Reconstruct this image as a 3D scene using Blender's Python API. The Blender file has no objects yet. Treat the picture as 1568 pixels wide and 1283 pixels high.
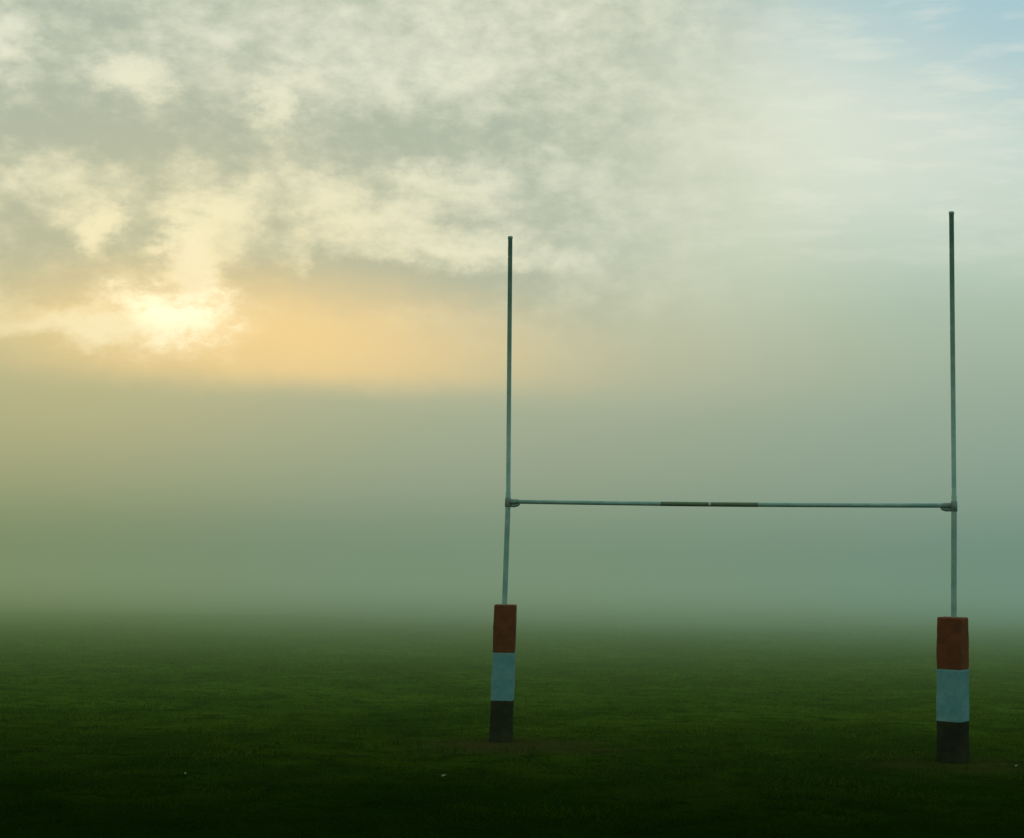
import bpy, bmesh, math, random
import numpy as np
from mathutils import Vector, Matrix, noise as mnoise
random.seed(7); rng=np.random.default_rng(7)
scene=bpy.context.scene
scene.view_settings.view_transform='Standard'; scene.view_settings.look='None'
scene.view_settings.exposure=0; scene.view_settings.gamma=1

def lin(r,g,b):
    f=lambda c:(c/255/12.92) if c/255<=0.04045 else ((c/255+0.055)/1.055)**2.4
    return (f(r),f(g),f(b))
def link(ob,parent=None):
    scene.collection.objects.link(ob)
    if parent: ob.parent=parent
    return ob

# ---------- small node-expression helper ----------
class Ex:
    nt=None
    def __init__(s,v): s.v=v
    @staticmethod
    def m(op,*a,clamp=False):
        n=Ex.nt.nodes.new('ShaderNodeMath'); n.operation=op; n.use_clamp=clamp
        for i,x in enumerate(a):
            if isinstance(x,Ex): Ex.nt.links.new(x.v,n.inputs[i])
            else: n.inputs[i].default_value=x
        return Ex(n.outputs[0])
    def __add__(s,o): return Ex.m('ADD',s,o)
    __radd__=__add__
    def __sub__(s,o): return Ex.m('SUBTRACT',s,o)
    def __rsub__(s,o): return Ex.m('SUBTRACT',o,s)
    def __mul__(s,o): return Ex.m('MULTIPLY',s,o)
    __rmul__=__mul__
    def __truediv__(s,o): return Ex.m('DIVIDE',s,o)
def clamp(x): return Ex.m('ADD',x,0.0,clamp=True)
def sstep(x,a,b):
    n=Ex.nt.nodes.new('ShaderNodeMapRange'); n.interpolation_type='SMOOTHSTEP'
    Ex.nt.links.new(x.v,n.inputs['Value']); n.inputs['From Min'].default_value=a; n.inputs['From Max'].default_value=b
    return Ex(n.outputs[0])
def vec(x,y,z=0.0):
    n=Ex.nt.nodes.new('ShaderNodeCombineXYZ')
    for i,c in enumerate((x,y,z)):
        if isinstance(c,Ex): Ex.nt.links.new(c.v,n.inputs[i])
        else: n.inputs[i].default_value=c
    return n.outputs[0]
def blob(v,a,e,sa,se,rot=0):
    # soft bell, v = (azimuth, elevation, 0) in degrees
    mp=Ex.nt.nodes.new('ShaderNodeMapping'); mp.vector_type='TEXTURE'
    mp.inputs['Location'].default_value=(a,e,0); mp.inputs['Rotation'].default_value=(0,0,rot)
    mp.inputs['Scale'].default_value=(sa*2.1,se*2.1,1)
    Ex.nt.links.new(v,mp.inputs[0])
    g=Ex.nt.nodes.new('ShaderNodeTexGradient'); g.gradient_type='SPHERICAL'
    Ex.nt.links.new(mp.outputs[0],g.inputs[0])
    return Ex(g.outputs[1])
def sblob(*k,**q): return sstep(blob(*k,**q),0,.95)
def noise(v,scale,detail=4,rough=.5,dist=0,color=False):
    n=Ex.nt.nodes.new('ShaderNodeTexNoise'); n.inputs['Scale'].default_value=scale
    n.inputs['Detail'].default_value=detail; n.inputs['Roughness'].default_value=rough
    n.inputs['Distortion'].default_value=dist
    Ex.nt.links.new(v,n.inputs['Vector'])
    return n.outputs['Color'] if color else Ex(n.outputs[0])
def mixc(f,a,b,mode='MIX'):
    n=Ex.nt.nodes.new('ShaderNodeMixRGB'); n.blend_type=mode
    for i,c in enumerate((f,a,b)):
        if isinstance(c,Ex): Ex.nt.links.new(c.v,n.inputs[i])
        elif hasattr(c,'is_output'): Ex.nt.links.new(c,n.inputs[i])
        elif i==0: n.inputs[0].default_value=c
        else: n.inputs[i].default_value=(*c,1)
    return n.outputs[0]
def ramp(x,stops):
    n=Ex.nt.nodes.new('ShaderNodeValToRGB'); cr=n.color_ramp; cr.interpolation='B_SPLINE'
    Ex.nt.links.new(x.v,n.inputs[0])
    cr.elements[0].position=stops[0][0]; cr.elements[0].color=(*stops[0][1],1)
    cr.elements[1].position=stops[-1][0]; cr.elements[1].color=(*stops[-1][1],1)
    for p,c in stops[1:-1]:
        e=cr.elements.new(p); e.color=(*c,1)
    return n.outputs[0]

# ---------- sky ----------
SUN_AZ=-12.0; SUN_EL=7.6
MIST=(126,146,129)
w=bpy.data.worlds.new("World"); scene.world=w; w.use_nodes=True
w.cycles.sampling_method='NONE'
nt=w.node_tree; nt.nodes.clear(); Ex.nt=nt
tc=nt.nodes.new('ShaderNodeTexCoord'); sp=nt.nodes.new('ShaderNodeSeparateXYZ')
nt.links.new(tc.outputs['Generated'],sp.inputs[0])
X,Y,Z=[Ex(o) for o in sp.outputs]
DEG=180/math.pi
A0=Ex.m('ARCTAN2',X,Y)*DEG
E0=Ex.m('ARCSINE',Z)*DEG
base_v=vec(A0*.90,E0*1.35,3.1)
wn=nt.nodes.new('ShaderNodeSeparateXYZ'); nt.links.new(noise(base_v,.55,6,.64,color=True),wn.inputs[0])
wa,we=Ex(wn.outputs[0])-.5,Ex(wn.outputs[1])-.5
A=A0+wa*3.8; E=E0+we*2.3
As=A0+wa*1.2; Es=E0+we*.7
V0=vec(A0,E0); VW=vec(A,E); VS=vec(As,Es)

def T(e): return (e+4)/28
col=ramp((E0+4)/28,[(T(-4),lin(*MIST)),(T(-.5),lin(*MIST)),(T(1.0),lin(133,152,134)),(T(3),lin(151,167,146)),(T(4.8),lin(162,175,152)),
            (T(7),lin(179,189,163)),(T(10),lin(196,206,178)),(T(14),lin(205,216,196)),(T(19),lin(196,211,201)),(T(24),lin(180,198,195))])
cool=sstep(A0,1.0,18.0)
col=mixc(cool*.65,col,mixc(1.0,col,(.80,.96,1.05),'MULTIPLY'))
warm=sblob(V0,-19,4.6,15,5.6)
col=mixc(warm*.66,col,mixc(1.0,col,(1.22,1.01,.70),'MULTIPLY'))
col=mixc(sblob(VS,20,20,10,6.2,rot=.25)*.88,col,lin(168,202,212))
col=mixc(sblob(VS,4.5,15.8,13,2.8,rot=-.22)*.75,col,lin(236,238,216))
col=mixc(sblob(VS,4.5,12.2,5,2.6,rot=-.3)*.5,col,lin(225,226,197))
wisp=sstep(noise(vec(A0*.35+E0*.12,E0*1.7,8.),.9,5,.58),.44,.74)*sstep(E0,8,12)*sstep(A0,-1,4)
col=mixc(wisp*.34,col,lin(241,241,223))
n1=noise(base_v,.50,7,.60,.2)
n2=noise(vec(A0*.9,E0*1.6,9.0),1.25,6,.64)
B=(n1-.5)*1.9+(n2-.5)*1.15+.16
for a,e,sa,se,s in [(-10.7,11.5,1.1,1.5,.85),(-11.6,9.4,.6,1.1,1.0),(-14.6,7.3,2.2,.42,.9),(-17.7,7.8,1.3,.35,.7),
    (-13.5,15.6,.9,.45,.9),(-8.7,14.8,.5,.75,.85),(-18,16.7,.7,.8,.8),(-15.2,11.9,1.0,.9,.65),(-14.4,10.4,.45,.6,.95),
    (-7.1,12.7,1.1,.7,.65),(-5.2,11.1,1.6,.65,.7),(-2.0,10.3,1.6,.5,.9),(-3.9,13,.9,.45,.6),(-1.3,12.7,1.1,.6,.6),
    (1.5,9.95,.9,.35,.65),(-8,9.9,.5,.45,.6),(-16.8,12.6,.8,.5,.6),(-12.2,17.9,1.8,1.0,.3),(-9,16.6,2.6,1.3,.2),
    (-3,17.8,4,2.0,.5),(-13.5,13.7,4.5,.95,-.6),(-3.1,14.3,3.6,.8,-.45),(-4.5,9.2,3.8,.6,-.55),(-16.5,10.3,1.8,1.4,-.45),
    (-14.7,17.6,2.3,.6,-.35),(-8.0,8.9,2.2,.5,-.35)]:
    B=B+blob(VW,a,e,sa,se)*(s*1.15)
B=sstep(B,-.42,1.22)
near=sblob(V0,-12,8,8,5)
dark=mixc(near*.7,lin(168,180,161),lin(190,186,148))
light=mixc(near,lin(231,232,207),lin(255,241,192))
deck=mixc(B,dark,light)
mask=sstep(A*-1.0+E*.35,-7,5.2)*sstep(Es,5.8,9.0)
mask=mask*(1.0-sstep(E0,24,40))
col=mixc(mask*.90,col,deck)
edge=sstep(E0+we*.5+(n2-.5)*.4,4.8,6.1)
glow=sblob(VS,-9.0,6.8,6.8,1.8,rot=-.04)*edge
glow2=sblob(VS,-1.0,6.5,9,2.0,rot=-.04)*sstep(E0+we*.3,4.0,6.2)
col=mixc(glow2*.36,col,lin(220,204,164))
col=mixc(clamp(glow*1.04),col,lin(254,216,146))
col=mixc(sblob(VW,-15,4.8,5.5,1.4)*.25,col,lin(200,184,132))
streak=sstep(n2+blob(VW,-12.2,7.7,1.6,.6)*.28,.44,.72)
core=sblob(VW,-12.0,7.7,1.8,.9)
col=mixc(clamp(core*(streak*.70+.38)),col,(1.35,1.20,.80))
col=mixc(sblob(VW,-14.8,7.2,2.5,.36)*.8,col,(1.08,.94,.58))
col=mixc(sblob(VW,-11.6,9.3,.5,1.2)*.45,col,(1.05,.94,.64))
sky=nt.nodes.new('ShaderNodeTexSky'); sky.sky_type='NISHITA'; sky.sun_disc=False
sky.sun_elevation=math.radians(SUN_EL); sky.sun_rotation=math.radians(SUN_AZ)
bg1=nt.nodes.new('ShaderNodeBackground'); nt.links.new(sky.outputs[0],bg1.inputs[0]); bg1.inputs[1].default_value=.06
bg2=nt.nodes.new('ShaderNodeBackground'); nt.links.new(col,bg2.inputs[0]); bg2.inputs[1].default_value=1.0
mx=nt.nodes.new('ShaderNodeMixShader'); mx.inputs[0].default_value=.97
nt.links.new(bg1.outputs[0],mx.inputs[1]); nt.links.new(bg2.outputs[0],mx.inputs[2])
out=nt.nodes.new('ShaderNodeOutputWorld'); nt.links.new(mx.outputs[0],out.inputs[0])

sd=bpy.data.lights.new('sun','SUN'); sd.energy=.7; sd.angle=math.radians(12); sd.color=(1,.88,.58)
so=link(bpy.data.objects.new('sun',sd))
az,el=math.radians(SUN_AZ),math.radians(SUN_EL)
sv=Vector((math.sin(az)*math.cos(el),math.cos(az)*math.cos(el),math.sin(el)))
so.rotation_euler=sv.to_track_quat('Z','Y').to_euler(); so.location=sv*50

# ---------- materials ----------
def newmat(name):
    m=bpy.data.materials.new(name); m.use_nodes=True; Ex.nt=m.node_tree
    return m,m.node_tree,m.node_tree.nodes['Principled BSDF']
def paint(name,c1,c2,rough=.55,scale=6,bump=.1,metal=0,bscale=20,spec=.3):
    m,nt,b=newmat(name)
    tc=nt.nodes.new('ShaderNodeTexCoord'); v=tc.outputs['Object']
    f=sstep(noise(v,scale,6,.65),.35,.7)
    nt.links.new(mixc(f,c1,c2),b.inputs['Base Color'])
    b.inputs['Roughness'].default_value=rough; b.inputs['Metallic'].default_value=metal
    b.inputs['Specular IOR Level'].default_value=spec
    bp=nt.nodes.new('ShaderNodeBump'); bp.inputs['Strength'].default_value=bump; bp.inputs['Distance'].default_value=.02
    nt.links.new(noise(v,bscale,4,.6).v,bp.inputs['Height']); nt.links.new(bp.outputs[0],b.inputs['Normal'])
    return m
m_post=paint('weathered_post_paint',(.18,.35,.29),(.27,.44,.37),.5,5)
m_tape=paint('dark_tape',(.11,.18,.10),(.085,.15,.08),.6)
m_white=paint('white_tape',(.36,.42,.37),(.32,.37,.33),.6)
m_steel=paint('galvanised_bracket',(.20,.30,.25),(.12,.18,.15),.5,15)
m_red=paint('red_vinyl',(.15,.042,.014),(.085,.030,.012),.7,4,.5,bscale=9,spec=.1)
m_blue=paint('pale_blue_vinyl',(.085,.24,.25),(.135,.30,.29),.7,4,.5,bscale=9,spec=.1)
m_black=paint('dark_vinyl',(.012,.014,.010),(.026,.026,.016),.75,4,.5,bscale=9,spec=.02)

# ground
m_ground,nt,b=newmat('turf')
geo=nt.nodes.new('ShaderNodeNewGeometry'); P=geo.outputs['Position']
s=nt.nodes.new('ShaderNodeSeparateXYZ'); nt.links.new(P,s.inputs[0]); gx,gy=Ex(s.outputs[0]),Ex(s.outputs[1])
c=mixc(sstep(noise(P,.35,4,.6),.38,.62),(.018,.052,.002),(.048,.096,.005))
c=mixc(sstep(noise(P,2.2,6,.7),.42,.66),c,(.008,.024,.001))
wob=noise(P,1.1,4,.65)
near_shade=1.0-sstep(gy+(wob-.5)*10,13,29)
c=mixc(near_shade*.93,c,(.003,.010,.0006))  # foreground shade painted into the turf colour, deeper towards the camera
for (cx,cy,r,k) in [(0.1,20.6,1.3,.85),(5.4,19.4,1.2,.5)]:
    d=Ex.m('SQRT',(gx-cx)*(gx-cx)*.45+(gy-cy)*(gy-cy)*1.1)+(wob-.5)*1.6
    c=mixc((1.0-sstep(d,.15*r,1.0*r))*k,c,(.036,.031,.009))
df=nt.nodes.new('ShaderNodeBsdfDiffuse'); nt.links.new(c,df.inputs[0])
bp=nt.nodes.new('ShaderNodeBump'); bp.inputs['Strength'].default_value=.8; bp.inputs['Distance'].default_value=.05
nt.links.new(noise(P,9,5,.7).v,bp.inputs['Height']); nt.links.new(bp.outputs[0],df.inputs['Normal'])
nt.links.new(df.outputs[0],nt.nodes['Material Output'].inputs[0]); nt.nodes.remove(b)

def gh(x,y):
    return .05*mnoise.noise(Vector((x*.12,y*.12,0)))+.02*mnoise.noise(Vector((x*.6,y*.6,4)))
me=bpy.data.meshes.new('grass_field')
xs=sorted(set(list(np.linspace(-30,30,121))+[-3000,-1000,-400,-150,-70,70,150,400,1000,3000]))
ys=sorted(set(list(np.linspace(-4,60,129))+[-3000,-800,-200,-50,-15,80,120,200,400,1000,3000]))
vs=[(x,y,gh(x,y) if abs(x)<31 and -5<y<61 else 0) for y in ys for x in xs]
nx=len(xs)
fs=[(j*nx+i,j*nx+i+1,(j+1)*nx+i+1,(j+1)*nx+i) for j in range(len(ys)-1) for i in range(nx-1)]
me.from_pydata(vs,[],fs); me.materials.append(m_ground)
for p in me.polygons: p.use_smooth=True
link(bpy.data.objects.new('grass_field',me))

# grass blades
m_gr,nt,b=newmat('grass_blade')
geo=nt.nodes.new('ShaderNodeNewGeometry'); P=geo.outputs['Position']
s=nt.nodes.new('ShaderNodeSeparateXYZ'); nt.links.new(P,s.inputs[0]); gy=Ex(s.outputs[1])
rnd=Ex(geo.outputs['Random Per Island'])
c=mixc(rnd,(.030,.076,.002),(.072,.146,.005))
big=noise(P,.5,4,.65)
c=mixc(sstep(big,.44,.60)*.65,c,(.092,.146,.006))
c=mixc(sstep(noise(P,1.7,4,.65),.46,.66)*.55,c,(.012,.036,.001))
c=mixc((1.0-sstep(gy+(big-.5)*12,13,29))*.90,c,(.004,.020,.0006))  # the same foreground shade, painted into the blade colour
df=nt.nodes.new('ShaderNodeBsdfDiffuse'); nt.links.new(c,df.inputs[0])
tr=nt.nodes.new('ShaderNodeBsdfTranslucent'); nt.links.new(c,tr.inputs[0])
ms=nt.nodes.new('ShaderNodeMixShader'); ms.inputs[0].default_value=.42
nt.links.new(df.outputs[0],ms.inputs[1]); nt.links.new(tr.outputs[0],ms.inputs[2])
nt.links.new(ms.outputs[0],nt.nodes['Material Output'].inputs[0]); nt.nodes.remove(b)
N=300000
u=rng.random(N); yy=11+44*u**1.35
xx=(rng.random(N)*2-1)*(yy*.38+2.5)
ph=np.sin(xx*3.1+1.3*np.sin(yy*2.3))*np.sin(yy*4.1+1.7*np.sin(xx*1.9))
ph2=np.sin(xx*.9+2*np.sin(yy*.7))*np.sin(yy*1.2+np.sin(xx*.8))
keep=rng.random(N)<.60+.30*ph+.15*ph2
for cx,cy in ((0,20.8),(5.4,19.5)):
    d=np.sqrt(.5*(xx-cx)**2+(yy-cy)**2)
    keep&=rng.random(N)<np.clip(d/.9,.08,1)
xx,yy,ph=xx[keep],yy[keep],ph[keep]; n=len(xx)
zz=np.array([gh(a,b_) for a,b_ in zip(xx,yy)])
h=(.022+.028*rng.random(n)+.035*np.clip(ph,0,1))*(1+.014*(yy-11)); wd=(.0045+.0045*rng.random(n))*(1+.03*(yy-11))
th=rng.random(n)*math.pi; lx=rng.normal(0,.65,n)*h; ly=rng.normal(0,.65,n)*h
V=np.empty((n,3,3),np.float32)
V[:,0]=np.stack([xx-np.cos(th)*wd,yy-np.sin(th)*wd,zz-.005],1)
V[:,1]=np.stack([xx+np.cos(th)*wd,yy+np.sin(th)*wd,zz-.005],1)
V[:,2]=np.stack([xx+lx,yy+ly,zz+h],1)
me=bpy.data.meshes.new('grass'); me.vertices.add(3*n); me.vertices.foreach_set('co',V.ravel())
me.loops.add(3*n); me.loops.foreach_set('vertex_index',np.arange(3*n,dtype=np.int32))
me.polygons.add(n); me.polygons.foreach_set('loop_start',np.arange(0,3*n,3,dtype=np.int32))
me.polygons.foreach_set('loop_total',np.full(n,3,dtype=np.int32))
me.update(calc_edges=True); me.validate(); me.materials.append(m_gr)
link(bpy.data.objects.new('grass',me))

# ---------- goal ----------
goal=link(bpy.data.objects.new('rugby_goal_posts',None))
PL=Vector((-.055,21.05,0)); PR=Vector((5.385,19.73,0))
def tube(name,pts,radii,mat,parent,seg=20):
    bm=bmesh.new(); rings=[]
    for i,p in enumerate(pts):
        p=Vector(p); d=(Vector(pts[min(i+1,len(pts)-1)])-Vector(pts[max(i-1,0)])).normalized()
        a=(Vector((1,0,0)) if abs(d.x)<.5 else Vector((0,0,1))); a=(a-d*a.dot(d)).normalized(); c=d.cross(a)
        rings.append([bm.verts.new(p+(a*math.cos(k*2*math.pi/seg)+c*math.sin(k*2*math.pi/seg))*radii[i]) for k in range(seg)])
    for r0,r1 in zip(rings,rings[1:]):
        for k in range(seg): bm.faces.new((r0[k],r0[(k+1)%seg],r1[(k+1)%seg],r1[k]))
    bm.faces.new(rings[0][::-1]); bm.faces.new(rings[-1])
    bmesh.ops.recalc_face_normals(bm,faces=bm.faces)
    me=bpy.data.meshes.new(name); bm.to_mesh(me); bm.free(); me.materials.append(mat)
    for f in me.polygons: f.use_smooth=len(f.vertices)==4
    return link(bpy.data.objects.new(name,me),parent)
def post(name,B,top,off):
    pts=[];rr=[]
    for z,dx,r in [(-.1,off[0],.034),(1.7,off[1],.034),(3.02,off[2],.034),(3.20,off[2],.034),(3.205,off[2],.030),(top-.03,off[3],.029),(top-.028,off[3],.033),(top,off[3],.033),(top+.006,off[3],.026)]:
        pts.append(B+Vector((dx,0,z))); rr.append(r)
    return tube(name,pts,rr,m_post,goal)
post('post_1',PL,6.56,(-.02,-.005,.02,-.005)); post('post_2',PR,6.70,(-.01,0,.01,.0))
CB=3.08
a=PL+Vector((.02,0,CB)); c2=PR+Vector((.01,0,CB)); d=(c2-a); L=d.length; dn=d/L
def bar(name,t0,t1,r,mat):
    sag=lambda t:-.012*math.sin(math.pi*t/L)
    k=[t0+(t1-t0)*i/6 for i in range(7)]
    return tube(name,[a+dn*t+Vector((0,0,sag(t))) for t in k],[r]*7,mat,goal)
bar('crossbar',.03,L-.03,.027,m_post)
bar('crossbar_tape_1',2.0,2.60,.0285,m_tape); bar('crossbar_tape_2',2.64,3.22,.0285,m_tape); bar('crossbar_centre_mark',2.602,2.638,.0288,m_white)
bar('crossbar_sleeve_1',.035,.13,.034,m_steel); bar('crossbar_sleeve_2',L-.13,L-.035,.034,m_steel)
for i,(Bp,sg) in enumerate(((a,1),(c2,-1))):
    up=Vector((0,0,1))
    tube(f'clamp_{i+1}',[Bp+up*-.07,Bp+up*-.068,Bp+up*.05,Bp+up*.052],[.037,.041,.041,.037],m_steel,goal)
    q=Bp+dn*sg*.035
    tube(f'bracket_lug_{i+1}',[q+up*-.054,q+dn*sg*.05+up*-.052,q+dn*sg*.10+up*-.042,q+dn*sg*.125+up*-.028],[.018,.022,.019,.008],m_steel,goal,12)

def pad(name,B,side,H,rot,bands,lean,seed):
    per=[];r=.035;hs=side/2
    for q,(cx,cy) in enumerate(((1,1),(-1,1),(-1,-1),(1,-1))):
        for k in range(5):
            an=math.pi/2*q+math.pi/8*k
            per.append((cx*(hs-r)+r*math.cos(an),cy*(hs-r)+r*math.sin(an)))
        n_=((-1,1),(-1,-1),(1,-1),(1,1))[q]; p0=per[-1]; p1=(n_[0]*(hs-r)+r*math.cos(math.pi/2*(q+1)),n_[1]*(hs-r)+r*math.sin(math.pi/2*(q+1)))
        for f in (.2,.4,.6,.8): per.append((p0[0]*(1-f)+p1[0]*f,p0[1]*(1-f)+p1[1]*f))
    seams=bands[1:-1]; n_z=56
    zs=sorted(set([round(H*i/n_z,4) for i in range(1,n_z)]+[s+o for s in seams for o in (-.006,0,.006)]+[0,.008,.02,H-.02,H-.008,H]))
    bm=bmesh.new(); rings=[]
    for z in zs:
        sc=1+.012*math.sin(z*9+seed)+.035*(1-z/H)
        if z<.02 or z>H-.02: sc*=.985 if min(z,H-z)>.004 else .94
        if any(abs(z-s_)<.001 for s_ in seams): sc*=.975
        ring=[]
        for (x,y) in per:
            wv=1+.024*mnoise.noise(Vector((x*9,y*9,z*6+seed*3)))+.018*mnoise.noise(Vector((x*4,y*4,z*26+seed)))
            v=Vector((x*sc*wv,y*sc*wv,0)); v.rotate(Matrix.Rotation(rot,3,'Z'))
            ring.append(bm.verts.new(v+Vector((lean*z,0,z))))
        rings.append(ring)
    n=len(per)
    for i,(r0,r1) in enumerate(zip(rings,rings[1:])):
        zm=(zs[i]+zs[i+1])/2; mi=0 if zm<bands[1] else (1 if zm<bands[2] else 2)
        for k in range(n):
            f=bm.faces.new((r0[k],r0[(k+1)%n],r1[(k+1)%n],r1[k])); f.material_index=mi; f.smooth=True
    f=bm.faces.new(rings[-1]); f.material_index=2
    f=bm.faces.new(rings[0][::-1])
    bmesh.ops.recalc_face_normals(bm,faces=bm.faces)
    me=bpy.data.meshes.new(name); bm.to_mesh(me); bm.free()
    for m in (m_black,m_blue,m_red): me.materials.append(m)
    o=link(bpy.data.objects.new(name,me)); o.location=B; return o
pad('goal_post_pad',PL+Vector((-.022,0,0)),.282,1.75,math.radians(-3),[0,.53,1.14,1.75],.018,1)
pad('goal_post_pad',PR+Vector((-.02,0,0)),.300,1.73,math.radians(-15.3-22),[0,.49,1.11,1.73],.004,2)

# litter in the grass
m_leaf=paint('pale_leaf',(.16,.21,.13),(.12,.14,.08),.6)
bm=bmesh.new()
for (x,y,s_) in [(-.66,17.6,.045),(5.9,19.0,.022),(-3.4,17.4,.016)]:
    z=gh(x,y)+.05; a_=x*3
    bm.faces.new([bm.verts.new((x+s_*math.cos(k*.9+a_)*(1 if k%2 else .7),y+s_*.6*math.sin(k*.9+a_),z+.012*math.sin(1.8*k))) for k in range(7)])
me=bpy.data.meshes.new('fallen_leaves'); bm.to_mesh(me); bm.free(); me.materials.append(m_leaf)
link(bpy.data.objects.new('fallen_leaves',me))

# ---------- ground mist: thickens with distance, thins with height ----------
m_fog=bpy.data.materials.new('mist'); m_fog.use_nodes=True; nt=m_fog.node_tree; nt.nodes.clear(); Ex.nt=nt
geo=nt.nodes.new('ShaderNodeNewGeometry'); s=nt.nodes.new('ShaderNodeSeparateXYZ'); nt.links.new(geo.outputs['Position'],s.inputs[0])
fx,fy,fz=[Ex(o) for o in s.outputs]
TOP=18.0
den=sstep(fy,11,66)*.074*Ex.m('EXPONENT',fz*(-1/4.8))*(1.0-Ex.m('MAXIMUM',fz,0.0)*(1/TOP))
ratio=fx/Ex.m('MAXIMUM',fy,30.0)
l_,r_=sstep(ratio,-.38,.02),sstep(ratio,.0,.38)
low=mixc(r_,mixc(l_,lin(130,143,110),lin(125,145,127)),lin(113,143,134))
high=mixc(r_,mixc(l_,lin(176,173,128),lin(158,170,148)),lin(146,166,151))
colr=mixc(1.0-sstep(fy,20,60),low,lin(104,136,78))
colr=mixc(sstep(fz,1.8,8),colr,high)
ab=nt.nodes.new('ShaderNodeVolumeAbsorption'); ab.inputs[0].default_value=(0,0,0,1); nt.links.new(den.v,ab.inputs['Density'])
em=nt.nodes.new('ShaderNodeEmission'); nt.links.new(colr,em.inputs[0]); nt.links.new(den.v,em.inputs[1])  # mist glows in its own colour, standing in for scattered light
ad=nt.nodes.new('ShaderNodeAddShader'); nt.links.new(ab.outputs[0],ad.inputs[0]); nt.links.new(em.outputs[0],ad.inputs[1])
o=nt.nodes.new('ShaderNodeOutputMaterial'); nt.links.new(ad.outputs[0],o.inputs['Volume'])
m_fog.cycles.volume_step_rate=.9
bm=bmesh.new(); bmesh.ops.create_cube(bm,size=1)
Y0,Y1=12.0,200.0
for v in bm.verts: v.co=Vector((v.co.x*240,(Y0+Y1)/2+v.co.y*(Y1-Y0),(TOP-.3)/2+v.co.z*(TOP+.3)))
me=bpy.data.meshes.new('mist'); bm.to_mesh(me); bm.free(); me.materials.append(m_fog)
link(bpy.data.objects.new('mist',me))

# ---------- camera ----------
cd=bpy.data.cameras.new('camera'); cam=link(bpy.data.objects.new('camera',cd))
cd.lens=56.94; cd.sensor_width=36; cd.clip_end=6000
p=math.atan(.078); r=.0156
F=Vector((0,math.cos(p),math.sin(p))); U0=Vector((0,-math.sin(p),math.cos(p))); R0=Vector((1,0,0))
R=(R0*math.cos(r)+U0*math.sin(r)); U=(U0*math.cos(r)-R0*math.sin(r))
M=Matrix((R,U,-F)).transposed().to_4x4(); M.translation=Vector((0,0,2.514))
cam.matrix_world=M
scene.camera=cam
